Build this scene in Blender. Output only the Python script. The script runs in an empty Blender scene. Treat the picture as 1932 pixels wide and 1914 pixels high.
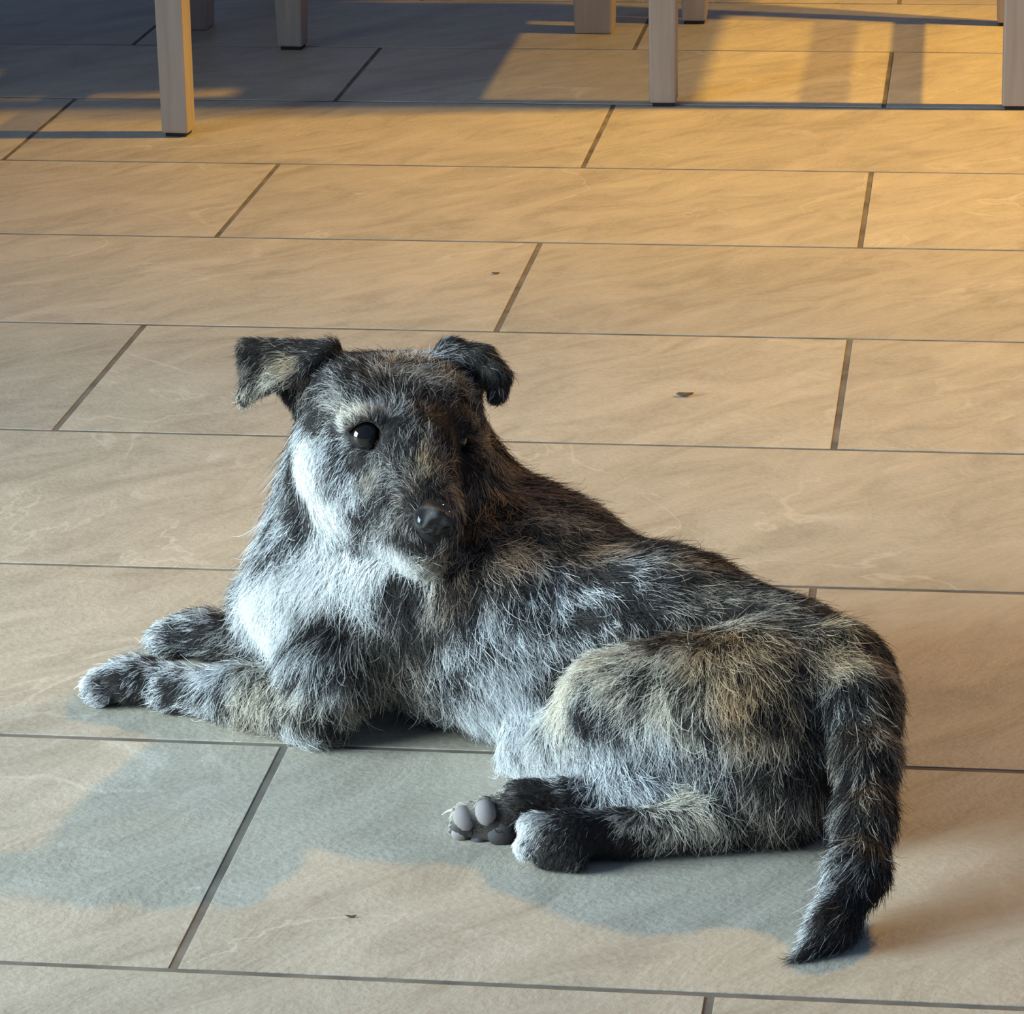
import bpy, bmesh, math, random
import numpy as np
from mathutils import Vector, Matrix, kdtree

SC = bpy.context.scene
COL = SC.collection
PI = math.pi

# ------------------------------------------------------------------ camera
W, H, FPX = 1932.0, 1914.0, 6496.6
CH, PITCH, YAW, ROLL = 0.797, math.radians(18.85), math.radians(-7.95), math.radians(-1.04)
cp, sp, cy, sy = math.cos(PITCH), math.sin(PITCH), math.cos(YAW), math.sin(YAW)
FW = np.array([sy * cp, cy * cp, -sp])
_R = np.array([cy, -sy, 0.0])
_U = np.cross(_R, FW)
RT = _R * math.cos(ROLL) + _U * math.sin(ROLL)
UP = -_R * math.sin(ROLL) + _U * math.cos(ROLL)
CAM = np.array([0, 0, CH])
cd = bpy.data.cameras.new('camera')
cam = bpy.data.objects.new('camera', cd)
COL.objects.link(cam)
m = Matrix.Identity(4)
for i in range(3):
    m[i][0] = RT[i]; m[i][1] = UP[i]; m[i][2] = -FW[i]; m[i][3] = CAM[i]
cam.matrix_world = m
cd.sensor_width = 36.0
cd.lens = FPX / W * 36.0
cd.clip_start = 0.05
SC.camera = cam

# ------------------------------------------------------------------ light
world = bpy.data.worlds.new('World')
SC.world = world
world.use_nodes = True
bg = world.node_tree.nodes['Background']
bg.inputs[0].default_value = (0.36, 0.58, 1.0, 1)
bg.inputs[1].default_value = 0.26


def lamp(name, kind, loc, color, power, aim=None, size=0.1, size_y=None):
    l = bpy.data.lights.new(name, kind)
    l.color = color
    l.energy = power
    if kind == 'AREA':
        l.shape = 'RECTANGLE'; l.size = size; l.size_y = size_y or size
    else:
        l.shadow_soft_size = size
    o = bpy.data.objects.new(name, l)
    COL.objects.link(o)
    o.location = loc
    if aim is not None:
        o.rotation_euler = (Vector(aim) - Vector(loc)).to_track_quat('-Z', 'Y').to_euler()
    return o


def spot(name, loc, aim, color, power, cone, blend, size):
    o = lamp(name, 'SPOT', loc, color, power, aim, size)
    o.data.spot_size = math.radians(cone)
    o.data.spot_blend = blend
    return o


spot('ceiling_spot', (1.70, 3.70, 2.45), (0.22, 3.66, 0), (1.0, 0.54, 0.05), 425, 46, 0.9, 0.045)
spot('ceiling_spot', (3.10, 3.72, 2.60), (-0.45, 3.30, 0), (1.0, 0.58, 0.07), 510, 42, 0.9, 0.06)
spot('ceiling_spot', (0.85, 4.50, 2.40), (-0.06, 1.48, 0), (1.0, 0.55, 0.09), 255, 36, 0.75, 0.05)
win = lamp('window_daylight', 'AREA', (-2.2, 1.12, 0.68), (0.70, 0.91, 1.0), 32, aim=(-0.35, 1.80, 0.10), size=1.2, size_y=1.1)
win.data.spread = 1.5

SC.view_settings.view_transform = 'Standard'
SC.view_settings.look = 'None'
SC.view_settings.gamma = 1.0
SC.view_settings.exposure = 0.0
SC.view_settings.use_curve_mapping = False


# ------------------------------------------------------------------ helpers
def new_mat(name):
    mt = bpy.data.materials.new(name)
    mt.use_nodes = True
    nt = mt.node_tree
    return mt, nt, nt.nodes['Principled BSDF']


def tag(o, label=None, cat=None, group=None, kind=None):
    if label: o['label'] = label
    if cat: o['category'] = cat
    if group: o['group'] = group
    if kind: o['kind'] = kind
    return o


def link(name, me, mat=None, parent=None):
    o = bpy.data.objects.new(name, me)
    COL.objects.link(o)
    if mat is not None and not me.materials:
        me.materials.append(mat)
    o.parent = parent
    return o


def empty(name, loc, rz=0.0):
    o = bpy.data.objects.new(name, None)
    COL.objects.link(o)
    o.location = loc
    o.rotation_euler = (0, 0, rz)
    o.empty_display_size = 0.05
    return o


def bm_mesh(name, bm, smooth=False):
    me = bpy.data.meshes.new(name)
    bm.to_mesh(me)
    bm.free()
    if smooth:
        me.polygons.foreach_set('use_smooth', np.ones(len(me.polygons), bool))
    return me


def frustum_mesh(name, c0, s0, c1, s1, bev=0.002):
    """square bar from centre c0 (half sizes s0) to centre c1 (half sizes s1)"""
    bm = bmesh.new()
    vs = []
    for c, s in ((c0, s0), (c1, s1)):
        for dx, dy in ((-1, -1), (1, -1), (1, 1), (-1, 1)):
            vs.append(bm.verts.new((c[0] + dx * s[0], c[1] + dy * s[1], c[2])))
    bm.faces.new(vs[3::-1]); bm.faces.new(vs[4:])
    for i in range(4):
        j = (i + 1) % 4
        bm.faces.new((vs[i], vs[j], vs[4 + j], vs[4 + i]))
    if bev:
        bmesh.ops.bevel(bm, geom=bm.edges[:], offset=bev, segments=2, affect='EDGES', profile=0.6)
    return bm_mesh(name, bm)


def box_mesh(name, lo, hi, bev=0.002):
    c = [(a + b) / 2 for a, b in zip(lo, hi)]
    s = [(b - a) / 2 for a, b in zip(lo, hi)]
    return frustum_mesh(name, (c[0], c[1], lo[2]), s, (c[0], c[1], hi[2]), s, bev)


# ------------------------------------------------------------------ floor
def tile_material():
    mt, nt, b = new_mat('slate_tile')
    N, L = nt.nodes, nt.links
    tc = N.new('ShaderNodeTexCoord')
    oi = N.new('ShaderNodeObjectInfo')
    off = N.new('ShaderNodeVectorMath'); off.operation = 'SCALE'; off.inputs[3].default_value = 37.0
    comb = N.new('ShaderNodeCombineXYZ')
    L.new(oi.outputs['Random'], comb.inputs[0]); L.new(oi.outputs['Random'], comb.inputs[1]); L.new(oi.outputs['Random'], comb.inputs[2])
    L.new(comb.outputs[0], off.inputs[0])
    add = N.new('ShaderNodeVectorMath'); add.operation = 'ADD'
    L.new(tc.outputs['Object'], add.inputs[0]); L.new(off.outputs[0], add.inputs[1])
    rot = N.new('ShaderNodeVectorRotate'); rot.inputs['Angle'].default_value = math.radians(-48)
    mp = N.new('ShaderNodeMapping')
    mp.inputs['Scale'].default_value = (1.0, 2.6, 1.0)
    L.new(add.outputs[0], rot.inputs[0]); L.new(rot.outputs[0], mp.inputs[0])
    n1 = N.new('ShaderNodeTexNoise'); n1.inputs['Scale'].default_value = 9; n1.inputs['Detail'].default_value = 12; n1.inputs['Roughness'].default_value = 0.68; n1.inputs['Distortion'].default_value = 0.9
    L.new(mp.outputs[0], n1.inputs['Vector'])
    n2 = N.new('ShaderNodeTexNoise'); n2.inputs['Scale'].default_value = 3.0; n2.inputs['Detail'].default_value = 4; n2.inputs['Distortion'].default_value = 1.5
    L.new(add.outputs[0], n2.inputs['Vector'])
    n3 = N.new('ShaderNodeTexNoise'); n3.inputs['Scale'].default_value = 260; n3.inputs['Detail'].default_value = 4
    L.new(rot.outputs[0], n3.inputs['Vector'])
    cr = N.new('ShaderNodeValToRGB')
    e = cr.color_ramp.elements
    e[0].position = 0.28; e[0].color = (0.375, 0.325, 0.255, 1)
    e[1].position = 0.74; e[1].color = (0.60, 0.53, 0.43, 1)
    x = cr.color_ramp.elements.new(0.5); x.color = (0.50, 0.442, 0.355, 1)
    mixf = N.new('ShaderNodeMath'); mixf.operation = 'MULTIPLY_ADD'; mixf.inputs[1].default_value = 0.26; 
    L.new(n3.outputs['Fac'], mixf.inputs[0])
    sub = N.new('ShaderNodeMath'); sub.operation = 'SUBTRACT'; sub.inputs[1].default_value = 0.13
    L.new(n1.outputs['Fac'], sub.inputs[0]); L.new(sub.outputs[0], mixf.inputs[2])
    L.new(mixf.outputs[0], cr.inputs[0])
    # pale thin veins where a distorted noise crosses its middle value
    v = N.new('ShaderNodeTexNoise'); v.inputs['Scale'].default_value = 4.2; v.inputs['Detail'].default_value = 5; v.inputs['Distortion'].default_value = 1.2
    L.new(add.outputs[0], v.inputs['Vector'])
    s5 = N.new('ShaderNodeMath'); s5.operation = 'SUBTRACT'; s5.inputs[1].default_value = 0.5; L.new(v.outputs['Fac'], s5.inputs[0])
    ab = N.new('ShaderNodeMath'); ab.operation = 'ABSOLUTE'; L.new(s5.outputs[0], ab.inputs[0])
    mr = N.new('ShaderNodeMapRange'); mr.inputs['From Min'].default_value = 0.0; mr.inputs['From Max'].default_value = 0.009; mr.inputs['To Min'].default_value = 1; mr.inputs['To Max'].default_value = 0
    L.new(ab.outputs[0], mr.inputs['Value'])
    gate = N.new('ShaderNodeMapRange'); gate.inputs['From Min'].default_value = 0.50; gate.inputs['From Max'].default_value = 0.62; gate.inputs['To Max'].default_value = 0.5
    L.new(n2.outputs['Fac'], gate.inputs['Value'])
    mm = N.new('ShaderNodeMath'); mm.operation = 'MULTIPLY'; L.new(mr.outputs[0], mm.inputs[0]); L.new(gate.outputs[0], mm.inputs[1])
    mx = N.new('ShaderNodeMix'); mx.data_type = 'RGBA'
    L.new(mm.outputs[0], mx.inputs[0]); L.new(cr.outputs[0], mx.inputs[6]); mx.inputs[7].default_value = (0.72, 0.66, 0.56, 1)
    # large-scale tint per tile
    hs = N.new('ShaderNodeHueSaturation')
    vr = N.new('ShaderNodeMapRange'); vr.inputs['To Min'].default_value = 0.93; vr.inputs['To Max'].default_value = 1.06
    L.new(oi.outputs['Random'], vr.inputs['Value']); L.new(vr.outputs[0], hs.inputs['Value'])
    L.new(mx.outputs[2], hs.inputs['Color'])
    L.new(hs.outputs[0], b.inputs['Base Color'])
    b.inputs['Roughness'].default_value = 0.5
    b.inputs['Specular IOR Level'].default_value = 0.35
    bp = N.new('ShaderNodeBump'); bp.inputs['Strength'].default_value = 0.4; bp.inputs['Distance'].default_value = 0.005
    L.new(mixf.outputs[0], bp.inputs['Height']); L.new(bp.outputs[0], b.inputs['Normal'])
    return mt


def grout_material():
    mt, nt, b = new_mat('dark_grout')
    N, L = nt.nodes, nt.links
    n = N.new('ShaderNodeTexNoise'); n.inputs['Scale'].default_value = 160; n.inputs['Detail'].default_value = 5
    cr = N.new('ShaderNodeValToRGB')
    cr.color_ramp.elements[0].color = (0.10, 0.082, 0.066, 1); cr.color_ramp.elements[0].position = 0.3
    cr.color_ramp.elements[1].color = (0.24, 0.205, 0.165, 1); cr.color_ramp.elements[1].position = 0.72
    L.new(n.outputs['Fac'], cr.inputs[0]); L.new(cr.outputs[0], b.inputs['Base Color'])
    b.inputs['Roughness'].default_value = 0.95
    return mt


TILE, GROUT = tile_material(), grout_material()
Y0, DROW, LEN, GAP = 1.565, 0.30, 0.60, 0.0052
floor = link('floor', box_mesh('floor', (-3.0, 0.5, -0.05), (2.2, 6.2, -0.0007), 0), GROUT)
tag(floor, kind='structure')
tile_me = box_mesh('tile', (-LEN / 2 + GAP / 2, -DROW / 2 + GAP / 2, -0.012), (LEN / 2 - GAP / 2, DROW / 2 - GAP / 2, 0.0), 0.0003)
tile_me.materials.append(TILE)
ROWX = {-1: -0.122, 0: -0.40, 1: -0.10, 2: -0.40, 3: -0.10, 4: -0.397, 5: -0.103, 6: -0.392}
rnd = random.Random(4)
for k in range(-3, 15):
    xj = ROWX.get(k, -0.40 if k % 2 == 0 else -0.10)
    for i in range(-4, 4):
        x = xj + LEN * (i + 0.5)
        if x < -2.7 or x > 1.9:
            continue
        o = link('tile', tile_me, None, floor)
        o.location = (x, Y0 + DROW * (k + 0.5), rnd.uniform(-0.0003, 0.0))

# ------------------------------------------------------------------ furniture
def wood_material(name, c0, c1, rough=0.5):
    mt, nt, b = new_mat(name)
    N, L = nt.nodes, nt.links
    tc = N.new('ShaderNodeTexCoord')
    mp = N.new('ShaderNodeMapping'); mp.inputs['Scale'].default_value = (45, 45, 3.5)
    n = N.new('ShaderNodeTexNoise'); n.inputs['Scale'].default_value = 1.6; n.inputs['Detail'].default_value = 6; n.inputs['Distortion'].default_value = 0.6
    cr = N.new('ShaderNodeValToRGB')
    cr.color_ramp.elements[0].position = 0.3; cr.color_ramp.elements[0].color = (*c0, 1)
    cr.color_ramp.elements[1].position = 0.7; cr.color_ramp.elements[1].color = (*c1, 1)
    L.new(tc.outputs['Object'], mp.inputs[0]); L.new(mp.outputs[0], n.inputs['Vector'])
    L.new(n.outputs['Fac'], cr.inputs[0]); L.new(cr.outputs[0], b.inputs['Base Color'])
    b.inputs['Roughness'].default_value = rough
    return mt


WOOD = wood_material('pale_oak', (0.31, 0.255, 0.215), (0.41, 0.34, 0.29))
GLIDE, _nt, _b = new_mat('dark_felt')
_b.inputs['Base Color'].default_value = (0.02, 0.018, 0.02, 1); _b.inputs['Roughness'].default_value = 0.9


def chair(loc, rz, label, width, depth, front_dx=(0.0, 0.0)):
    """dining chair seen from behind: rear legs at y=0, front legs (tucked under the table) at y=depth; x=0 is the right rear leg"""
    root = empty('dining_chair', loc, rz)
    tag(root, label, 'chair', 'dining chairs tucked under the table')
    legs = {}
    for xx in (0.0, -width):
        me = frustum_mesh('leg', (xx, 0, 0.004), (0.0145, 0.0145), (xx, 0, 0.45), (0.0165, 0.0165), 0.0025)
        lg = link('leg', me, WOOD, root)
        g = link('felt_glide', frustum_mesh('felt_glide', (xx, 0, 0.0), (0.011, 0.011), (xx, 0, 0.0045), (0.011, 0.011), 0.0), GLIDE, lg)
    for j, xx in enumerate((front_dx[0], -width + front_dx[1])):
        me = frustum_mesh('leg', (xx, depth, 0.004), (0.0145, 0.0145), (xx, depth - 0.005, 0.43), (0.030, 0.030), 0.0025)
        lg = link('leg', me, WOOD, root)
        link('felt_glide', frustum_mesh('felt_glide', (xx, depth, 0.0), (0.012, 0.012), (xx, depth, 0.0045), (0.012, 0.012), 0.0), GLIDE, lg)
    for xx in (0.0, -width):
        link('backrest_post', frustum_mesh('backrest_post', (xx, 0, 0.45), (0.0165, 0.0165), (xx, -0.05, 0.92), (0.014, 0.012), 0.002), WOOD, root)
        link('stretcher', box_mesh('stretcher', (xx - 0.009, 0.012, 0.150), (xx + 0.009, depth - 0.012, 0.178), 0.002), WOOD, root)
    link('seat', box_mesh('seat', (-width - 0.012, -0.018, 0.43), (0.012, depth + 0.02, 0.46), 0.006), WOOD, root)
    for z in (0.58, 0.70, 0.84):
        yy = -0.05 * (z - 0.45) / 0.47
        link('back_slat', box_mesh('back_slat', (-width + 0.012, yy - 0.008, z), (-0.012, yy + 0.008, z + 0.055), 0.003), WOOD, root)
    return root


chair((0.040, 3.672, 0), math.radians(0.6), 'pale wooden dining chair whose two near legs stand at the upper right', 0.378, 0.468)
chair((-0.836, 3.492, 0), math.radians(-4), 'pale wooden dining chair with one near leg standing at the upper left', 0.40, 0.465)

# oval dining table over the chairs
tbl = empty('dining_table', (-0.72, 4.22, 0))
tag(tbl, 'pale wooden dining table on broad tapered legs behind the chairs', 'table')
bm = bmesh.new()
ring = []
NA = 64
for zz in (0.715, 0.742):
    r_ = []
    for i in range(NA):
        a = 2 * PI * i / NA
        c_, s_ = math.cos(a), math.sin(a)
        r_.append(bm.verts.new((math.copysign(abs(c_) ** 0.8, c_) * 1.02, math.copysign(abs(s_) ** 0.8, s_) * 0.58, zz)))
    ring.append(r_)
bm.faces.new(ring[0][::-1]); bm.faces.new(ring[1])
for i in range(NA):
    j = (i + 1) % NA
    bm.faces.new((ring[0][i], ring[0][j], ring[1][j], ring[1][i]))
bmesh.ops.recalc_face_normals(bm, faces=bm.faces[:])
link('tabletop', bm_mesh('tabletop', bm), WOOD, tbl)
for (lx, ly) in ((-0.232, -0.142), (0.262, -0.142), (-0.232, 0.33), (0.262, 0.33)):
    link('leg', frustum_mesh('leg', (lx, ly, 0.0), (0.0225, 0.0225), (lx, ly, 0.716), (0.046, 0.046), 0.003), WOOD, tbl)
link('apron', box_mesh('apron', (-0.26, -0.155, 0.63), (0.29, -0.13, 0.716), 0.002), WOOD, tbl)

# ------------------------------------------------------------------ crumbs on the floor
CRUMB, _nt, _b = new_mat('dry_leaf_brown')
_b.inputs['Base Color'].default_value = (0.11, 0.065, 0.035, 1); _b.inputs['Roughness'].default_value = 0.8


def crumb(x, y, s, seed, label):
    r = random.Random(seed)
    bm = bmesh.new()
    bmesh.ops.create_icosphere(bm, subdivisions=2, radius=1.0)
    for v in bm.verts:
        k = 1 + r.uniform(-0.3, 0.25)
        v.co = Vector((v.co.x * s * 1.7 * k, v.co.y * s * 0.55 * k + 0.25 * s * v.co.x ** 2, (v.co.z * 0.3 + 0.3 + 0.3 * v.co.x ** 2) * s * k))
    z0 = min(v.co.z for v in bm.verts)
    for v in bm.verts:
        v.co.z -= z0
    o = link('leaf_scrap', bm_mesh('leaf_scrap', bm, True), CRUMB)
    o.location = (x, y, 0)
    tag(o, label, 'leaf scrap', 'scraps on the floor')
    return o

crumb(-0.2235, 2.591, 0.0042, 1, 'small curled brown leaf scrap on the tile behind the dog')
crumb(-0.423, 2.950, 0.0022, 2, 'tiny brown crumb on the tile far above the dog head')
crumb(-0.319, 1.635, 0.0017, 3, 'tiny dark crumb on the tile in front of the dog')


# ------------------------------------------------------------------ the dog
def V(x, y, z):
    return np.array([x, y, z], float)


class Field:
    """signed distance field on a grid, grown by smooth unions of rounded shapes"""
    def __init__(self, lo, hi, h, far=0.06):
        self.lo = np.array(lo, float); self.h = h
        self.n = np.ceil((np.array(hi) - self.lo) / h).astype(int) + 1
        self.D = np.full(self.n, far, np.float32)
        self.ax = [self.lo[i] + h * np.arange(self.n[i]) for i in range(3)]

    def block(self, lo, hi, pad):
        a = np.clip(np.floor((np.array(lo) - pad - self.lo) / self.h).astype(int), 0, self.n)
        b = np.clip(np.ceil((np.array(hi) + pad - self.lo) / self.h).astype(int) + 1, 0, self.n)
        sl = tuple(slice(a[i], b[i]) for i in range(3))
        g = np.meshgrid(*[self.ax[i][sl[i]] for i in range(3)], indexing='ij')
        return sl, np.stack(g, -1)

    def merge(self, sl, d, k):
        A = self.D[sl]
        if k <= 0:
            self.D[sl] = np.minimum(A, d)
        else:
            h = np.clip(k - np.abs(A - d), 0, None) / k
            self.D[sl] = np.minimum(A, d) - h * h * k * 0.25

    def cone(self, a, ra, b, rb, k=0.01, pad=0.045):
        a = np.array(a, float); b = np.array(b, float)
        r = max(ra, rb)
        sl, X = self.block(np.minimum(a, b) - r, np.maximum(a, b) + r, pad)
        ba = b - a
        t = np.clip(((X - a) @ ba) / (ba @ ba + 1e-12), 0, 1)
        d = np.linalg.norm(X - a - t[..., None] * ba, axis=-1) - (ra + (rb - ra) * t)
        self.merge(sl, d, k)

    def chain(self, pts, k=0.01):
        for (a, ra), (b, rb) in zip(pts[:-1], pts[1:]):
            self.cone(a, ra, b, rb, k)

    def ell(self, c, r, axes=None, k=0.01, pad=0.045, cut=False):
        c = np.array(c, float); r = np.array(r, float)
        A = np.eye(3) if axes is None else np.array(axes, float)
        e = np.sqrt(((A * r[:, None]) ** 2).sum(0))
        sl, X = self.block(c - e, c + e, pad)
        q = (X - c) @ A.T
        k0 = np.linalg.norm(q / r, axis=-1)
        k1 = np.linalg.norm(q / (r * r), axis=-1) + 1e-9
        d = k0 * (k0 - 1) / k1
        if cut:
            A_ = self.D[sl]
            h = np.clip(k - np.abs(A_ + d), 0, None) / max(k, 1e-9)
            self.D[sl] = np.maximum(A_, -d) + h * h * k * 0.25
        else:
            self.merge(sl, d, k)

    def tri(self, a, b, c, r, k=0.006, pad=0.03):
        a, b, c = [np.array(v, float) for v in (a, b, c)]
        sl, X = self.block(np.minimum(np.minimum(a, b), c) - r, np.maximum(np.maximum(a, b), c) + r, pad)
        nor = np.cross(b - a, c - a); nn = nor @ nor
        def edge(p0, p1):
            e = p1 - p0; w = X - p0
            t = np.clip((w @ e) / (e @ e), 0, 1)
            return ((w - t[..., None] * e) ** 2).sum(-1)
        s = [np.sign((X - p0) @ np.cross(p1 - p0, nor)) for p0, p1 in ((a, b), (b, c), (c, a))]
        inside = (s[0] <= 0) & (s[1] <= 0) & (s[2] <= 0)
        d2 = np.minimum(np.minimum(edge(a, b), edge(b, c)), edge(c, a))
        pl = ((X - a) @ nor) ** 2 / nn
        self.merge(sl, np.sqrt(np.where(inside, pl, d2)) - r, k)

    def sample(self, X, D=None):
        D = self.D if D is None else D
        q = (X - self.lo) / self.h
        i = np.clip(np.floor(q).astype(int), 0, self.n - 2)
        f = q - i
        out = 0
        for dx in (0, 1):
            for dy in (0, 1):
                for dz in (0, 1):
                    w = (f[:, 0] if dx else 1 - f[:, 0]) * (f[:, 1] if dy else 1 - f[:, 1]) * (f[:, 2] if dz else 1 - f[:, 2])
                    out = out + w * D[i[:, 0] + dx, i[:, 1] + dy, i[:, 2] + dz]
        return out

    def grad(self, X, e=0.003):
        g = np.stack([self.sample(X + np.eye(3)[i] * e) - self.sample(X - np.eye(3)[i] * e) for i in range(3)], -1)
        return g / (np.linalg.norm(g, axis=1, keepdims=True) + 1e-9)

    def mesh(self, name):
        """naive surface nets"""
        D = self.D; S = D < 0
        n = np.array(D.shape) - 1
        cnt = np.zeros(n, np.int8)
        for dx in (0, 1):
            for dy in (0, 1):
                for dz in (0, 1):
                    cnt += S[dx:dx + n[0], dy:dy + n[1], dz:dz + n[2]]
        act = (cnt > 0) & (cnt < 8)
        idx = np.full(n, -1, np.int64)
        cells = np.argwhere(act)
        idx[act] = np.arange(len(cells))
        acc = np.zeros((len(cells), 3)); num = np.zeros(len(cells))
        corners = [(x, y, z) for x in (0, 1) for y in (0, 1) for z in (0, 1)]
        for c0 in corners:
            for ax in range(3):
                if c0[ax]: continue
                c1 = list(c0); c1[ax] = 1
                i0 = cells + np.array(c0); i1 = cells + np.array(c1)
                d0 = D[i0[:, 0], i0[:, 1], i0[:, 2]]; d1 = D[i1[:, 0], i1[:, 1], i1[:, 2]]
                mk = (d0 < 0) != (d1 < 0)
                t = np.where(mk, d0 / np.where(mk, d0 - d1, 1), 0)
                p = np.array(c0, float)[None] + 0 * acc
                p[:, ax] = t
                acc += p * mk[:, None]; num += mk
        V = self.lo + (cells + acc / num[:, None]) * self.h
        quads = []
        for ax in range(3):
            o1, o2 = [(1, 2), (2, 0), (0, 1)][ax]
            sl0 = [slice(1, n[i]) for i in range(3)]; sl0[ax] = slice(0, n[ax])
            A = S[tuple(sl0)]
            sl1 = list(sl0); sl1[ax] = slice(1, n[ax] + 1)
            B = S[tuple(sl1)]
            e = np.argwhere(A != B)
            off = np.ones(3, int); off[ax] = 0
            e = e + off
            flip = S[e[:, 0], e[:, 1], e[:, 2]]
            def cid(a, b):
                q = e.copy(); q[:, o1] -= a; q[:, o2] -= b
                return idx[q[:, 0], q[:, 1], q[:, 2]]
            q = np.stack([cid(1, 1), cid(0, 1), cid(0, 0), cid(1, 0)], 1)
            q[~flip] = q[~flip][:, ::-1]
            quads.append(q)
        Q = np.concatenate(quads)
        me = bpy.data.meshes.new(name)
        me.vertices.add(len(V)); me.vertices.foreach_set('co', V.astype(np.float32).ravel())
        me.loops.add(len(Q) * 4); me.loops.foreach_set('vertex_index', Q.astype(np.int32).ravel())
        me.polygons.add(len(Q)); me.polygons.foreach_set('loop_start', np.arange(0, 4 * len(Q), 4, dtype=np.int32))
        me.update(calc_edges=True); me.validate()
        me.polygons.foreach_set('use_smooth', np.ones(len(me.polygons), bool))
        return me, V, Q


# SX, SN, SZ: frame of the upturned hind sole (along the foot, out of the sole, across)
SX, SN, SZ = V(0.9910, 0.1325, -0.0172), V(0.1309, -0.9373, 0.3231), V(-0.0267, 0.3224, 0.9462)
# body frame: AX runs along the spine towards the rump, NS points out of the near flank
AX = np.array([0.894, -0.447, 0.0]); NS = np.array([-0.447, -0.894, 0.0]); ZZ = np.array([0, 0, 1.0])
HF = np.array([0.39, -0.89, -0.22]); HF /= np.linalg.norm(HF)      # head: forward
HL = np.array([0.915, 0.402, 0.0])                                  # head: its own left
HU = np.cross(HF, HL) * -1.0
if HU[2] < 0: HU = -HU
HAX = [HL, HF, HU]

M_ = V(-0.3226, 1.8880, 0.1867)          # between the eyes
EYE_R = V(-0.3474, 1.8780, 0.1899)
EYE_L = V(-0.2993, 1.9030, 0.1805)
NOSE = V(-0.3022, 1.8390, 0.1557)
SKULL = M_ - HF * 0.042 - HU * 0.014

F = Field((-0.60, 1.53, -0.008), (0.0, 2.10, 0.30), 0.0032)
# trunk
F.chain([((-0.377, 1.945, 0.066), 0.044), ((-0.330, 1.934, 0.072), 0.060), ((-0.255, 1.905, 0.069), 0.064),
         ((-0.17, 1.866, 0.066), 0.053), ((-0.105, 1.828, 0.060), 0.046), ((-0.080, 1.806, 0.056), 0.038)], 0.03)
# neck and scruff
F.chain([((-0.358, 1.944, 0.085), 0.046), ((-0.360, 1.954, 0.130), 0.045), ((-0.357, 1.957, 0.168), 0.042)], 0.03)
F.cone((-0.315, 1.95, 0.145), 0.028, (-0.25, 1.915, 0.10), 0.035, 0.03)
F.ell((-0.390, 1.928, 0.078), (0.032, 0.034, 0.042), None, 0.03)
# skull, brow, cheeks, muzzle, jaw
F.ell(SKULL, (0.049, 0.050, 0.037), HAX, 0.02)
F.ell(V(-0.3654, 1.9200, 0.2037), (0.022, 0.028, 0.018), HAX, 0.014)
F.ell(V(-0.3159, 1.9380, 0.1994), (0.022, 0.028, 0.018), HAX, 0.014)
F.ell(V(-0.3739, 1.9120, 0.1645), (0.022, 0.034, 0.034), HAX, 0.006)
F.ell(V(-0.3070, 1.9350, 0.1514), (0.026, 0.034, 0.034), HAX, 0.02)
F.ell(V(-0.3578, 1.9080, 0.1474), (0.026, 0.030, 0.030), HAX, 0.010)
F.cone(V(-0.3201, 1.8860, 0.1744), 0.026, V(-0.3078, 1.8620, 0.1512), 0.0175, 0.016)
F.cone(V(-0.3332, 1.8880, 0.1449), 0.028, V(-0.3136, 1.8620, 0.1299), 0.0150, 0.014)
F.cone(V(-0.3218, 1.8720, 0.1539), 0.021, V(-0.3092, 1.8560, 0.1425), 0.0170, 0.008)
F.ell(V(-0.3495, 1.8840, 0.1963), (0.014, 0.011, 0.0075), HAX, 0.006)
F.ell(V(-0.3008, 1.9060, 0.1897), (0.013, 0.011, 0.008), HAX, 0.008)
# eye sockets
F.ell(EYE_R - HF * 0.001, (0.0095, 0.0095, 0.0085), HAX, 0.004, cut=True)
F.ell(EYE_L - HF * 0.001, (0.0095, 0.0095, 0.0085), HAX, 0.004, cut=True)
# ears: raised base and folded flap
F.tri(V(-0.3738, 1.9300, 0.2268), V(-0.4252, 1.9400, 0.2260), V(-0.3956, 1.9250, 0.1923), 0.0040, 0.008)
F.tri(V(-0.3742, 1.9260, 0.2302), V(-0.4291, 1.9340, 0.2283), V(-0.4253, 1.9140, 0.2041), 0.0034, 0.004)
F.tri(V(-0.3742, 1.9260, 0.2302), V(-0.3986, 1.9120, 0.2142), V(-0.4253, 1.9140, 0.2041), 0.0034, 0.004)
F.tri(V(-0.3133, 1.9550, 0.2188), V(-0.2971, 1.9500, 0.1902), V(-0.2853, 1.9600, 0.2107), 0.0040, 0.008)
F.chain([(V(-0.3084, 1.9550, 0.2209), 0.007), (V(-0.2895, 1.9520, 0.2162), 0.0075), (V(-0.2791, 1.9450, 0.2080), 0.0070), (V(-0.2780, 1.9360, 0.2009), 0.0055)], 0.006)
# near foreleg
F.chain([(V(-0.3727, 1.9050, 0.0502), 0.030), (V(-0.3750, 1.8850, 0.0400), 0.025), (V(-0.3819, 1.8720, 0.0180), 0.0175)], 0.02)
F.chain([(V(-0.3819, 1.8720, 0.0190), 0.0175), (V(-0.4278, 1.8960, 0.0185), 0.0165), (V(-0.4779, 1.9140, 0.0135), 0.0115), (V(-0.4977, 1.9240, 0.0130), 0.0135)], 0.01)
# far foreleg
F.chain([((-0.43, 1.985, 0.04), 0.026), (V(-0.4381, 1.9950, 0.0180), 0.016), (V(-0.4705, 2.0020, 0.0130), 0.0115), (V(-0.4776, 2.0100, 0.0130), 0.0135)], 0.012)


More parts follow.
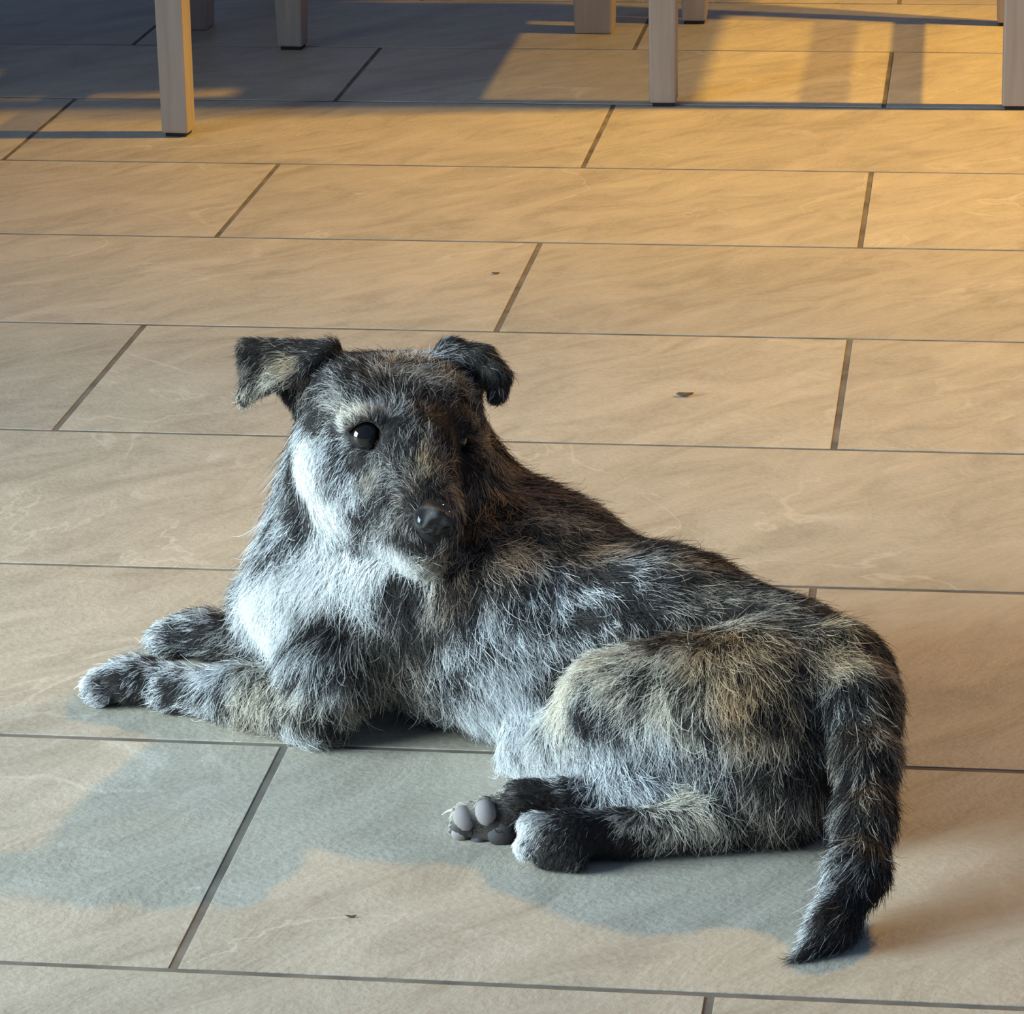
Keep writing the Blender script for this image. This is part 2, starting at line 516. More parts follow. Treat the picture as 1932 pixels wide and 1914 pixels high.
def front_paw(c, d, k=0.006):
    """toes fan out ahead of the paw centre c along d"""
    d = d / np.linalg.norm(d); s = np.array([-d[1], d[0], 0])
    F.ell(c + np.array([0, 0, 0.001]), (0.022, 0.020, 0.0125), [d, s, ZZ], k)
    tips = []
    for j, (a, l) in enumerate(((-0.0155, 0.016), (-0.0055, 0.0225), (0.0055, 0.0225), (0.0155, 0.016))):
        t = c + d * l + s * a; t[2] = 0.009
        F.ell(t, (0.0095, 0.0066, 0.0085), [d, s, ZZ], 0.003)
        tips.append((t + d * 0.0075 + np.array([0, 0, -0.001]), d))
    return tips


tips = front_paw(V(-0.5075, 1.9280, 0.0120), np.array([-1, 0.12, 0]))
tips += front_paw(V(-0.4857, 2.0110, 0.0120), np.array([-1, 0.10, 0]))
# hind quarters, near thigh, shank, foot
F.cone(V(-0.1159, 1.7900, 0.0667), 0.046, V(-0.1913, 1.7970, 0.0562), 0.035, 0.007)
F.ell(V(-0.1417, 1.7780, 0.0482), (0.066, 0.026, 0.050), [AX, NS, ZZ], 0.016)
F.ell(V(-0.1042, 1.7720, 0.0298), (0.036, 0.032, 0.046), [AX, NS, ZZ], 0.02)
F.ell((-0.070, 1.795, 0.065), (0.032, 0.036, 0.045), [AX, NS, ZZ], 0.02)
F.ell(V(-0.2377, 1.8380, 0.0178), (0.030, 0.022, 0.030), [AX, NS, ZZ], 0.012)
F.chain([(V(-0.2145, 1.8000, 0.0330), 0.028), (V(-0.1826, 1.7680, 0.0219), 0.021), (V(-0.1346, 1.7450, 0.0131), 0.0125)], 0.010)
F.chain([(V(-0.1329, 1.7420, 0.0160), 0.0125), (V(-0.1816, 1.7280, 0.0135), 0.0115), (V(-0.2072, 1.7200, 0.0145), 0.0135)], 0.006)
c = V(-0.2161, 1.7160, 0.0145); d_ = np.array([-1, -0.05, 0.0]); s_ = np.array([0.05, -1, 0])
F.ell(c, (0.019, 0.015, 0.0145), [d_, s_, ZZ], 0.005)
for (fx, sx, zx) in ((0.013, 0.0, 0.021), (0.015, 0.005, 0.0115), (0.004, 0.0105, 0.0080), (-0.006, 0.0115, 0.0080)):
    t = c + d_ * fx + s_ * sx; t[2] = zx
    F.ell(t, (0.0105, 0.0075, 0.0080), [d_, s_, ZZ], 0.0022)
# far hind foot lying on its side, sole towards the camera
F.chain([(V(-0.1699, 1.7600, 0.0160), 0.013), (V(-0.2144, 1.7570, 0.0170), 0.0125), (V(-0.2422, 1.7520, 0.0165), 0.0145)], 0.006)
F.ell(V(-0.2539, 1.7500, 0.0065), (0.024, 0.011, 0.0155), [SX, SN, SZ], 0.006)
PADS = [(V(-0.2607, 1.7400, 0.0168), (0.0062, 0.0042, 0.0078), 12, 'L'), (V(-0.2732, 1.7410, 0.0119), (0.0062, 0.0042, 0.0078), 20, 'L'),
        (V(-0.2745, 1.7410, 0.0048), (0.0068, 0.0036, 0.0052), 35, 'L'), (V(-0.2646, 1.7400, -0.0005), (0.0052, 0.0036, 0.0052), 40, 'D'),
        (V(-0.2520, 1.7380, 0.0055), (0.0082, 0.0038, 0.0074), 25, 'D')]
for (pc, pr, an, _k) in PADS:
    F.ell(pc - SN * 0.004, (pr[0] * 1.2, 0.008, pr[2] * 1.2), [SX, SN, SZ], 0.003)
# tail
F.chain([((-0.068, 1.792, 0.085), 0.026), (V(-0.0568, 1.7700, 0.0801), 0.0185), (V(-0.0499, 1.7300, 0.0625), 0.0145), (V(-0.0493, 1.6920, 0.0434), 0.0130),
         (V(-0.0513, 1.6600, 0.0287), 0.0125), (V(-0.0622, 1.6300, 0.0118), 0.0085), (V(-0.0817, 1.6020, -0.0051), 0.0030)], 0.010)
# rests on the floor
zg = F.ax[2][None, None, :]
F.D = np.maximum(F.D, (0.0006 - zg).astype(np.float32))
body_me, BV, BQ = F.mesh('body')

# ---------------------------------------------------------------- coat: control points
# place on the body, share of light hairs, light colour, lie of the hair, length in mm
DARK = (0.024, 0.019, 0.017)
CLR = dict(silver=(0.74, 0.75, 0.76), cream=(0.74, 0.67, 0.55), tan=(0.52, 0.37, 0.215), brown=(0.36, 0.23, 0.14), grey=(0.42, 0.40, 0.385),
           white=(0.90, 0.90, 0.89), orange=(0.55, 0.35, 0.17), taupe=(0.40, 0.335, 0.265))
CP = [
 ((-0.3468, 1.8740, 0.1873), 0.03, 'grey', (-0.343, -0.349, -0.872), 3),
 ((-0.3526, 1.8760, 0.1904), 0.05, 'grey', (-0.991, -0.132, 0.017), 3),
 ((-0.3413, 1.8760, 0.1942), 0.04, 'grey', (0.343, 0.349, 0.872), 3),
 ((-0.3470, 1.8770, 0.1960), 0.25, 'cream', (-0.467, 0.229, 0.854), 4),
 ((-0.2995, 1.8940, 0.1798), 0.03, 'grey', (0.310, -0.271, -0.911), 3),
 ((-0.3134, 1.8500, 0.1243), 0.97, 'white', (-0.072, -0.334, -0.940), 10),
 ((-0.3028, 1.8520, 0.1272), 0.85, 'cream', (0.125, -0.308, -0.943), 9),
 ((-0.3237, 1.8560, 0.1268), 0.95, 'white', (-0.168, -0.342, -0.924), 12),
 ((-0.3345, 1.9000, 0.2241), 0.45, 'taupe', (0.072, 0.334, 0.940), 10),
 ((-0.3096, 1.9200, 0.2138), 0.70, 'taupe', (0.343, 0.349, 0.872), 10),
 ((-0.3298, 1.9300, 0.2300), 0.55, 'cream', (0.168, 0.342, 0.924), 8),
 ((-0.3228, 1.9400, 0.2289), 0.85, 'white', (0.168, 0.342, 0.924), 8),
 ((-0.3548, 1.8830, 0.1998), 0.95, 'cream', (-0.949, -0.024, 0.316), 8),
 ((-0.3479, 1.8830, 0.2022), 0.90, 'cream', (-0.855, 0.059, 0.516), 8),
 ((-0.3412, 1.8840, 0.2024), 0.50, 'grey', (-0.339, 0.264, 0.903), 8),
 ((-0.3495, 1.8930, 0.2071), 0.30, 'grey', (-0.427, 0.241, 0.872), 9),
 ((-0.3435, 1.8720, 0.1809), 0.22, 'grey', (-0.259, -0.347, -0.901), 7),
 ((-0.3332, 1.8770, 0.1893), 0.12, 'grey', (0.419, 0.348, 0.839), 6),
 ((-0.3613, 1.8850, 0.1844), 0.50, 'silver', (-0.735, -0.310, -0.603), 8),
 ((-0.3803, 1.9050, 0.2004), 0.22, 'grey', (-0.791, -0.295, -0.536), 10),
 ((-0.3649, 1.9100, 0.2139), 0.25, 'grey', (-0.548, 0.203, 0.811), 9),
 ((-0.3403, 1.8700, 0.1703), 0.55, 'taupe', (-0.419, -0.348, -0.839), 10),
 ((-0.3305, 1.8660, 0.1654), 0.40, 'grey', (-0.682, -0.322, -0.657), 9),
 ((-0.3204, 1.8850, 0.1903), 0.35, 'grey', (-0.027, 0.322, 0.946), 9),
 ((-0.3246, 1.8850, 0.2095), 0.40, 'grey', (0.072, 0.334, 0.940), 10),
 ((-0.3043, 1.8920, 0.1901), 0.10, 'brown', (0.528, 0.342, 0.778), 7),
 ((-0.3073, 1.8800, 0.1825), 0.20, 'taupe', (0.528, 0.342, 0.778), 7),
 ((-0.2949, 1.9000, 0.1764), 0.20, 'brown', (0.982, 0.078, -0.172), 7),
 ((-0.2944, 1.9200, 0.1897), 0.60, 'tan', (0.810, 0.289, 0.511), 9),
 ((-0.3099, 1.8620, 0.1786), 0.70, 'tan', (0.072, 0.334, 0.940), 7),
 ((-0.3211, 1.8680, 0.1796), 0.20, 'grey', (-0.241, 0.286, 0.927), 7),
 ((-0.3203, 1.8620, 0.1703), 0.35, 'grey', (-0.982, -0.078, 0.172), 7),
 ((-0.3089, 1.8480, 0.1656), 0.15, 'brown', (-0.339, 0.264, 0.903), 5),
 ((-0.2876, 1.8700, 0.1620), 0.45, 'tan', (0.720, -0.134, -0.681), 9),
 ((-0.2890, 1.8600, 0.1443), 0.45, 'taupe', (0.427, -0.241, -0.872), 10),
 ((-0.3318, 1.8620, 0.1505), 0.50, 'grey', (-0.528, -0.342, -0.778), 11),
 ((-0.3216, 1.8560, 0.1448), 0.35, 'grey', (-0.458, -0.346, -0.819), 9),
 ((-0.3467, 1.8680, 0.1562), 0.45, 'silver', (-0.419, -0.348, -0.839), 12),
 ((-0.3075, 1.8450, 0.1419), 0.08, 'grey', (0.027, -0.322, -0.946), 4),
 ((-0.3012, 1.8520, 0.1305), 0.30, 'tan', (0.221, -0.290, -0.931), 8),
 ((-0.3195, 1.8580, 0.1206), 0.97, 'white', (-0.072, -0.334, -0.940), 11),
 ((-0.3417, 1.8700, 0.1245), 0.65, 'silver', (-0.259, -0.347, -0.901), 14),
 ((-0.3295, 1.8620, 0.1228), 0.95, 'white', (-0.168, -0.342, -0.924), 13),
 ((-0.3051, 1.8560, 0.1218), 0.80, 'cream', (0.125, -0.308, -0.943), 10),
 ((-0.3828, 1.8970, 0.1767), 0.97, 'white', (-0.023, -0.329, -0.944), 10),
 ((-0.3886, 1.9000, 0.1641), 0.95, 'white', (0.027, -0.322, -0.946), 10),
 ((-0.3772, 1.8880, 0.1519), 0.95, 'white', (0.266, -0.281, -0.922), 12),
 ((-0.3708, 1.8850, 0.1399), 0.90, 'white', (0.310, -0.271, -0.911), 12),
 ((-0.4015, 1.9200, 0.1638), 0.15, 'grey', (0.027, -0.322, -0.946), 12),  # this and the next: shade of the cheek-neck crease painted into the coat
 ((-0.3983, 1.9160, 0.1436), 0.20, 'grey', (0.125, -0.308, -0.943), 12),
 ((-0.3618, 1.8850, 0.1697), 0.55, 'silver', (-0.343, -0.349, -0.872), 11),
 ((-0.3630, 1.8850, 0.1335), 0.62, 'silver', (0.125, -0.308, -0.943), 15),
 ((-0.3961, 1.9100, 0.1870), 0.60, 'silver', (-0.259, -0.347, -0.901), 10),
 ((-0.4152, 1.9250, 0.2231), 0.22, 'taupe', (-0.503, -0.344, -0.793), 7),
 ((-0.3974, 1.9160, 0.2238), 0.80, 'tan', (-0.728, -0.312, -0.610), 8),
 ((-0.4086, 1.9140, 0.2144), 0.75, 'cream', (-0.728, -0.312, -0.610), 8),
 ((-0.4088, 1.9260, 0.2295), 0.12, 'taupe', (-0.932, -0.228, -0.283), 7),
 ((-0.3872, 1.9200, 0.2202), 0.10, 'grey', (-0.503, -0.344, -0.793), 7),
 ((-0.4173, 1.9180, 0.2153), 0.25, 'taupe', (-0.625, -0.331, -0.707), 7),
 ((-0.3935, 1.9300, 0.2303), 0.12, 'taupe', (-0.962, -0.199, -0.188), 7),
 ((-0.4214, 1.9120, 0.2039), 0.70, 'cream', (-0.259, -0.347, -0.901), 9),
 ((-0.4017, 1.9250, 0.2004), 0.06, 'grey', (-0.072, -0.334, -0.940), 7),
 ((-0.3798, 1.9250, 0.2287), 0.10, 'grey', (-0.982, -0.167, -0.087), 7),
 ((-0.3960, 1.9250, 0.2054), 0.40, 'cream', (-0.168, -0.342, -0.924), 8),
 ((-0.4068, 1.9250, 0.1920), 0.08, 'grey', (-0.168, -0.342, -0.924), 8),
 ((-0.4320, 1.9300, 0.2163), 0.25, 'taupe', (-0.288, -0.348, -0.892), 7),
 ((-0.4245, 1.9400, 0.2284), 0.15, 'taupe', (-0.932, -0.228, -0.283), 7),
 ((-0.3099, 1.9550, 0.2248), 0.30, 'grey', (0.910, 0.243, 0.335), 8),
 ((-0.3007, 1.9570, 0.2228), 0.15, 'taupe', (0.968, 0.050, -0.246), 8),
 ((-0.3090, 1.9600, 0.2267), 0.20, 'grey', (0.910, 0.243, 0.335), 8),
 ((-0.2982, 1.9500, 0.2133), 0.10, 'grey', (0.548, -0.203, -0.811), 7),
 ((-0.2884, 1.9480, 0.2142), 0.12, 'taupe', (0.855, -0.059, -0.516), 7),
 ((-0.2897, 1.9450, 0.2058), 0.60, 'tan', (0.960, 0.039, -0.276), 7),
 ((-0.2761, 1.9380, 0.2010), 0.06, 'grey', (0.027, -0.322, -0.946), 7),
 ((-0.2978, 1.9550, 0.1920), 0.08, 'grey', (0.125, -0.308, -0.943), 7),
 ((-0.4118, 1.9300, 0.1570), 0.60, 'silver', (-0.302, -0.348, -0.887), 20),
 ((-0.4152, 1.9300, 0.1300), 0.62, 'silver', (-0.633, -0.330, -0.701), 22),
 ((-0.4253, 1.9350, 0.1076), 0.60, 'silver', (-0.777, -0.299, -0.554), 22),
 ((-0.4023, 1.9120, 0.1197), 0.55, 'silver', (-0.458, -0.346, -0.819), 20),
 ((-0.3915, 1.9100, 0.0937), 1.00, 'white', (-0.731, -0.311, -0.607), 26),
 ((-0.4220, 1.9300, 0.0821), 0.98, 'white', (-0.777, -0.299, -0.554), 24),
 ((-0.4230, 1.9300, 0.0596), 1.00, 'white', (-0.598, -0.335, -0.728), 20),
 ((-0.3979, 1.9050, 0.0715), 0.90, 'white', (-0.573, -0.337, -0.747), 22),
 ((-0.3514, 1.8850, 0.1006), 0.85, 'white', (0.125, -0.308, -0.943), 20),
 ((-0.3690, 1.8950, 0.1065), 1.00, 'white', (-0.378, -0.348, -0.858), 24),
 ((-0.4315, 1.9500, 0.0326), 0.60, 'silver', (-0.419, -0.348, -0.839), 14),
 ((-0.3663, 1.8750, 0.0788), 0.15, 'grey', (-0.378, -0.348, -0.858), 17),
 ((-0.3257, 1.8650, 0.1054), 0.12, 'grey', (-0.072, -0.334, -0.940), 17),
 ((-0.2935, 1.8600, 0.1115), 0.25, 'brown', (0.221, -0.290, -0.931), 17),
 ((-0.3903, 1.8800, 0.0575), 0.55, 'silver', (-0.168, -0.342, -0.924), 16),
 ((-0.3459, 1.8650, 0.0649), 0.28, 'taupe', (0.027, -0.322, -0.946), 17),
 ((-0.3726, 1.8700, 0.0519), 0.50, 'silver', (-0.072, -0.334, -0.940), 15),
 ((-0.3186, 1.8550, 0.0763), 0.25, 'taupe', (0.125, -0.308, -0.943), 17),
 ((-0.3252, 1.8500, 0.0346), 0.30, 'taupe', (0.125, -0.308, -0.943), 16),
 ((-0.3524, 1.8600, 0.0296), 0.38, 'taupe', (0.027, -0.322, -0.946), 15),
 ((-0.3790, 1.8650, 0.0266), 0.50, 'cream', (-0.168, -0.342, -0.924), 13),
 ((-0.4065, 1.8750, 0.0318), 0.55, 'cream', (-0.288, -0.348, -0.892), 12),
 ((-0.4243, 1.8800, 0.0154), 0.68, 'cream', (-0.288, -0.348, -0.892), 12),
 ((-0.3916, 1.8600, 0.0077), 0.72, 'silver', (0.125, -0.308, -0.943), 11),
 ((-0.3727, 1.8620, 0.0076), 0.30, 'grey', (0.310, -0.271, -0.911), 11),
 ((-0.4487, 1.8900, 0.0277), 0.50, 'silver', (-0.735, -0.310, -0.603), 11),
 ((-0.4756, 1.9050, 0.0172), 0.42, 'silver', (-0.851, -0.274, -0.449), 9),
 ((-0.5092, 1.9200, 0.0135), 0.38, 'silver', (-0.955, -0.207, -0.213), 8),
 ((-0.5262, 1.9200, 0.0094), 0.50, 'silver', (-0.942, -0.220, -0.255), 7),
 ((-0.5370, 1.9300, 0.0103), 0.97, 'white', (-0.942, -0.220, -0.255), 5),
 ((-0.5020, 1.9150, 0.0018), 0.15, 'grey', (-0.826, -0.283, -0.487), 8),
 ((-0.4870, 2.0000, 0.0169), 0.38, 'silver', (-0.967, -0.193, -0.169), 9),
 ((-0.4573, 1.9900, 0.0199), 0.30, 'grey', (-0.874, -0.263, -0.408), 10),
 ((-0.5091, 2.0050, 0.0124), 0.70, 'silver', (-0.955, -0.207, -0.213), 7),
 ((-0.2899, 1.9400, 0.1603), 0.55, 'brown', (0.525, -0.211, -0.824), 18),
 ((-0.2862, 1.9000, 0.1405), 0.55, 'brown', (0.427, -0.241, -0.872), 18),
 ((-0.2545, 1.9000, 0.1512), 0.50, 'brown', (0.809, -0.087, -0.581), 17),
 ((-0.2634, 1.8700, 0.1285), 0.50, 'brown', (0.616, -0.178, -0.767), 17),
 ((-0.2056, 1.8800, 0.1333), 0.35, 'brown', (0.928, 0.001, -0.374), 14),
 ((-0.2262, 1.8700, 0.1264), 0.42, 'brown', (0.832, -0.074, -0.550), 15),
 ((-0.1575, 1.8600, 0.1239), 0.38, 'brown', (0.937, 0.010, -0.349), 13),
 ((-0.1165, 1.8400, 0.1179), 0.30, 'taupe', (0.868, -0.049, -0.495), 12),
 ((-0.1558, 1.8400, 0.1135), 0.35, 'taupe', (0.809, -0.087, -0.581), 13),
 ((-0.0755, 1.8000, 0.1087), 0.40, 'tan', (0.669, -0.157, -0.726), 12),
 ((-0.0602, 1.7900, 0.0989), 0.40, 'tan', (0.525, -0.211, -0.824), 11),
 ((-0.0932, 1.8000, 0.1113), 0.35, 'taupe', (0.525, -0.211, -0.824), 13),
 ((-0.0683, 1.7750, 0.0950), 0.75, 'tan', (0.855, -0.059, -0.516), 12),
 ((-0.1235, 1.8100, 0.1097), 0.45, 'taupe', (0.339, -0.264, -0.903), 13),
 ((-0.2394, 1.8500, 0.1104), 0.42, 'silver', (0.616, -0.178, -0.767), 16),
 ((-0.2735, 1.8480, 0.0904), 0.45, 'silver', (0.310, -0.271, -0.911), 16),
 ((-0.2700, 1.8420, 0.0697), 0.68, 'silver', (0.310, -0.271, -0.911), 17),
 ((-0.2482, 1.8420, 0.0738), 0.65, 'silver', (0.409, -0.246, -0.879), 17),
 ((-0.2482, 1.8380, 0.0457), 0.72, 'silver', (0.310, -0.271, -0.911), 18),
 ((-0.2962, 1.8500, 0.0657), 0.40, 'silver', (0.221, -0.290, -0.931), 17),
 ((-0.2905, 1.8480, 0.0267), 0.72, 'silver', (0.353, -0.261, -0.899), 17),
 ((-0.2614, 1.8400, 0.0144), 0.92, 'silver', (0.310, -0.271, -0.911), 17),
 ((-0.2447, 1.8300, 0.0059), 0.95, 'white', (0.125, -0.308, -0.943), 17),
 ((-0.3099, 1.8500, 0.0184), 0.35, 'silver', (0.310, -0.271, -0.911), 15),
 ((-0.2056, 1.8500, 0.1082), 0.25, 'silver', (0.720, -0.134, -0.681), 15),
 ((-0.2207, 1.8450, 0.0867), 0.25, 'silver', (0.616, -0.178, -0.767), 15),
 ((-0.1802, 1.8400, 0.1062), 0.22, 'grey', (0.720, -0.134, -0.681), 14),
 ((-0.2256, 1.8280, 0.0719), 0.20, 'grey', (0.221, -0.290, -0.931), 13),  # this and the next: crease shade ahead of the thigh, put into hair colour
 ((-0.2329, 1.8280, 0.0503), 0.30, 'silver', (0.125, -0.308, -0.943), 13),
 ((-0.2340, 1.8220, 0.0296), 0.60, 'silver', (0.125, -0.308, -0.943), 13),
 ((-0.1644, 1.8000, 0.1057), 0.40, 'taupe', (-0.072, -0.334, -0.940), 14),
 ((-0.1939, 1.7950, 0.0907), 0.80, 'cream', (-0.783, -0.298, -0.546), 13),
 ((-0.2132, 1.7920, 0.0736), 0.92, 'cream', (-0.378, -0.348, -0.858), 11),
 ((-0.2176, 1.7900, 0.0597), 0.90, 'cream', (-0.168, -0.342, -0.924), 11),
 ((-0.2214, 1.7950, 0.0478), 0.75, 'silver', (-0.072, -0.334, -0.940), 14),
 ((-0.2027, 1.7780, 0.0668), 0.35, 'silver', (-0.168, -0.342, -0.924), 14),
 ((-0.1864, 1.7800, 0.0809), 0.55, 'cream', (-0.360, -0.349, -0.865), 14),
 ((-0.1622, 1.7750, 0.0933), 0.58, 'cream', (-0.121, -0.339, -0.933), 15),
 ((-0.1356, 1.7750, 0.0942), 0.62, 'tan', (0.027, -0.322, -0.946), 15),
 ((-0.1154, 1.7800, 0.0993), 0.62, 'tan', (0.125, -0.308, -0.943), 15),
 ((-0.1198, 1.7600, 0.0819), 0.72, 'orange', (0.076, -0.315, -0.946), 16),
 ((-0.0933, 1.7550, 0.0817), 0.55, 'tan', (0.125, -0.308, -0.943), 16),
 ((-0.1491, 1.7600, 0.0776), 0.55, 'cream', (0.027, -0.322, -0.946), 17),
 ((-0.1636, 1.7570, 0.0594), 0.62, 'silver', (0.076, -0.315, -0.946), 18),
 ((-0.1367, 1.7520, 0.0530), 0.45, 'silver', (0.076, -0.315, -0.946), 18),
 ((-0.1886, 1.7700, 0.0498), 0.70, 'silver', (0.173, -0.299, -0.938), 17),
 ((-0.2077, 1.7800, 0.0352), 0.92, 'silver', (0.310, -0.271, -0.911), 16),
 ((-0.1754, 1.7570, 0.0398), 0.75, 'silver', (0.467, -0.229, -0.854), 16),
 ((-0.1073, 1.7500, 0.0518), 0.35, 'taupe', (0.076, -0.315, -0.946), 18),
 ((-0.0842, 1.7520, 0.0519), 0.20, 'grey', (0.027, -0.322, -0.946), 16),
 ((-0.1246, 1.7470, 0.0302), 0.35, 'taupe', (0.221, -0.290, -0.931), 18),
 ((-0.0978, 1.7400, 0.0248), 0.40, 'taupe', (-0.072, -0.334, -0.940), 18),
 ((-0.0830, 1.7380, 0.0073), 0.15, 'grey', (-0.072, -0.334, -0.940), 17),
 ((-0.1120, 1.7370, 0.0033), 0.20, 'grey', (0.125, -0.308, -0.943), 16),
 ((-0.0760, 1.7570, 0.0816), 0.20, 'grey', (0.125, -0.308, -0.943), 14),
 ((-0.2163, 1.7750, 0.0207), 0.95, 'white', (0.548, -0.203, -0.811), 13),
 ((-0.1902, 1.7550, 0.0240), 0.90, 'silver', (0.791, -0.098, -0.605), 12),
 ((-0.1596, 1.7450, 0.0264), 0.88, 'cream', (0.908, -0.017, -0.418), 11),
 ((-0.1382, 1.7350, 0.0206), 0.70, 'cream', (0.339, -0.264, -0.903), 10),
 ((-0.1617, 1.7350, 0.0116), 0.55, 'cream', (-0.378, -0.348, -0.858), 9),
 ((-0.1380, 1.7320, 0.0044), 0.30, 'taupe', (0.027, -0.322, -0.946), 9),
 ((-0.1813, 1.7250, 0.0057), 0.25, 'taupe', (-0.735, -0.310, -0.603), 8),
 ((-0.2069, 1.7180, 0.0110), 0.10, 'grey', (-0.826, -0.283, -0.487), 6),
 ((-0.2066, 1.7150, -0.0004), 0.12, 'grey', (-0.625, -0.331, -0.707), 5),
 ((-0.2188, 1.7200, 0.0127), 0.10, 'grey', (-0.826, -0.283, -0.487), 5),
 ((-0.2324, 1.7120, 0.0151), 0.98, 'white', (-0.573, -0.337, -0.747), 5),
 ((-0.2367, 1.7080, 0.0072), 0.98, 'white', (-0.573, -0.337, -0.747), 5),
 ((-0.2211, 1.7020, 0.0033), 0.15, 'grey', (-0.419, -0.348, -0.839), 4),
 ((-0.2209, 1.7020, 0.0160), 0.12, 'grey', (-0.573, -0.337, -0.747), 5),
 ((-0.2135, 1.7000, 0.0125), 0.06, 'grey', (-0.573, -0.337, -0.747), 5),
 ((-0.2073, 1.7480, 0.0167), 0.08, 'grey', (-0.991, -0.132, 0.017), 6),
 ((-0.2336, 1.7450, 0.0202), 0.06, 'grey', (-0.988, -0.148, -0.030), 5),
 ((-0.2406, 1.7400, 0.0060), 0.05, 'grey', (-0.983, -0.164, -0.077), 5),
 ((-0.2678, 1.7420, 0.0072), 0.12, 'grey', (-0.967, -0.193, -0.169), 3),
 ((-0.2571, 1.7410, 0.0113), 0.05, 'grey', (-0.967, -0.193, -0.169), 3),
 ((-0.2692, 1.7400, -0.0017), 0.40, 'grey', (-0.967, -0.193, -0.169), 3),
 ((-0.2638, 1.7480, 0.0234), 0.85, 'cream', (-0.983, -0.164, -0.077), 4),
 ((-0.2771, 1.7460, 0.0195), 0.90, 'cream', (-0.967, -0.193, -0.169), 4),
 ((-0.1921, 1.7450, 0.0139), 0.30, 'silver', (-0.962, -0.199, -0.188), 6),
 ((-0.0645, 1.7570, 0.0851), 0.14, 'grey', (0.125, -0.308, -0.943), 12),
 ((-0.0474, 1.7650, 0.0856), 0.35, 'tan', (0.221, -0.290, -0.931), 12),
 ((-0.0587, 1.7250, 0.0736), 0.32, 'taupe', (-0.168, -0.342, -0.924), 13),
 ((-0.0403, 1.7350, 0.0639), 0.42, 'tan', (0.076, -0.315, -0.946), 12),
 ((-0.0619, 1.7050, 0.0572), 0.25, 'grey', (-0.121, -0.339, -0.933), 13),
 ((-0.0473, 1.6920, 0.0573), 0.38, 'taupe', (-0.072, -0.334, -0.940), 13),
 ((-0.0363, 1.7000, 0.0543), 0.40, 'tan', (0.027, -0.322, -0.946), 12),
 ((-0.0607, 1.6800, 0.0437), 0.42, 'grey', (-0.259, -0.347, -0.901), 14),
 ((-0.0465, 1.6750, 0.0435), 0.32, 'taupe', (-0.121, -0.339, -0.933), 14),
 ((-0.0371, 1.6900, 0.0402), 0.25, 'taupe', (-0.023, -0.329, -0.944), 13),
 ((-0.0666, 1.6600, 0.0310), 0.75, 'silver', (-0.419, -0.348, -0.839), 14),
 ((-0.0724, 1.6380, 0.0227), 0.98, 'white', (-0.516, -0.343, -0.785), 14),
 ((-0.0784, 1.6240, 0.0140), 0.90, 'white', (-0.516, -0.343, -0.785), 13),
 ((-0.0508, 1.6450, 0.0326), 0.20, 'grey', (-0.273, -0.347, -0.897), 14),
 ((-0.0386, 1.6550, 0.0285), 0.10, 'grey', (-0.214, -0.345, -0.914), 14),
 ((-0.0594, 1.6250, 0.0204), 0.06, 'grey', (-0.516, -0.343, -0.785), 15),
 ((-0.0447, 1.6350, 0.0194), 0.06, 'grey', (-0.479, -0.345, -0.807), 15),
 ((-0.0757, 1.6000, 0.0046), 0.06, 'grey', (-0.573, -0.337, -0.747), 15),
]
CPOS = np.array([q[0] for q in CP])
CVAL = np.array([[q[1], *CLR[q[2]], *q[3], q[4] * 0.001] for q in CP])


def coat(X):
    out = np.zeros((len(X), 8))
    for s in range(0, len(X), 20000):
        d2 = ((X[s:s + 20000, None, :] - CPOS[None]) ** 2).sum(-1)
        w = 1.0 / (d2 / 0.015 ** 2 + 0.16) ** 2.2
        w /= w.sum(1, keepdims=True)
        out[s:s + 20000] = w @ CVAL
    return out


def wob(X, f, seed):
    """smooth pseudo-random field in -1..1"""
    r = np.random.default_rng(seed)
    o = 0
    for i in range(5):
        k = r.normal(size=3) * f; o = o + np.sin(X @ k + r.uniform(0, 6.28))
    return o / 2.6


# ---------------------------------------------------------------- materials of the dog
def skin_material():
    mt, nt, b = new_mat('undercoat')
    at_ = nt.nodes.new('ShaderNodeAttribute'); at_.attribute_name = 'coat'
    nt.links.new(at_.outputs['Color'], b.inputs['Base Color'])
    b.inputs['Roughness'].default_value = 0.85
    b.inputs['Specular IOR Level'].default_value = 0.1
    return mt


def hair_material():
    mt, nt, b = new_mat('fur')
    at_ = nt.nodes.new('ShaderNodeAttribute'); at_.attribute_name = 'hair_color'
    nt.links.new(at_.outputs['Color'], b.inputs['Base Color'])
    b.inputs['Roughness'].default_value = 0.5
    b.inputs['Specular IOR Level'].default_value = 0.25
    return mt


def gloss(name, c, rough, coatw=0.0, bump=None):
    mt, nt, b = new_mat(name)
    b.inputs['Base Color'].default_value = (*c, 1)
    b.inputs['Roughness'].default_value = rough
    b.inputs['Coat Weight'].default_value = coatw
    if bump:
        n = nt.nodes.new('ShaderNodeTexVoronoi'); n.inputs['Scale'].default_value = bump[0]
        bp = nt.nodes.new('ShaderNodeBump'); bp.inputs['Strength'].default_value = bump[1]; bp.inputs['Distance'].default_value = 0.0006
        nt.links.new(n.outputs['Distance'], bp.inputs['Height']); nt.links.new(bp.outputs[0], b.inputs['Normal'])
    return mt


SKIN, FUR = skin_material(), hair_material()
EYE = gloss('wet_dark_eye', (0.008, 0.005, 0.004), 0.06, 0.6)
NOSEM = gloss('wet_black_nose', (0.008, 0.008, 0.009), 0.24, 0.5, (900, 0.5))
PADL = gloss('grey_paw_pad', (0.30, 0.26, 0.25), 0.55, 0.0, (700, 0.3))
PADD = gloss('dark_paw_pad', (0.045, 0.038, 0.038), 0.55, 0.0, (700, 0.3))
CLAW = gloss('pale_claw', (0.62, 0.57, 0.50), 0.35)

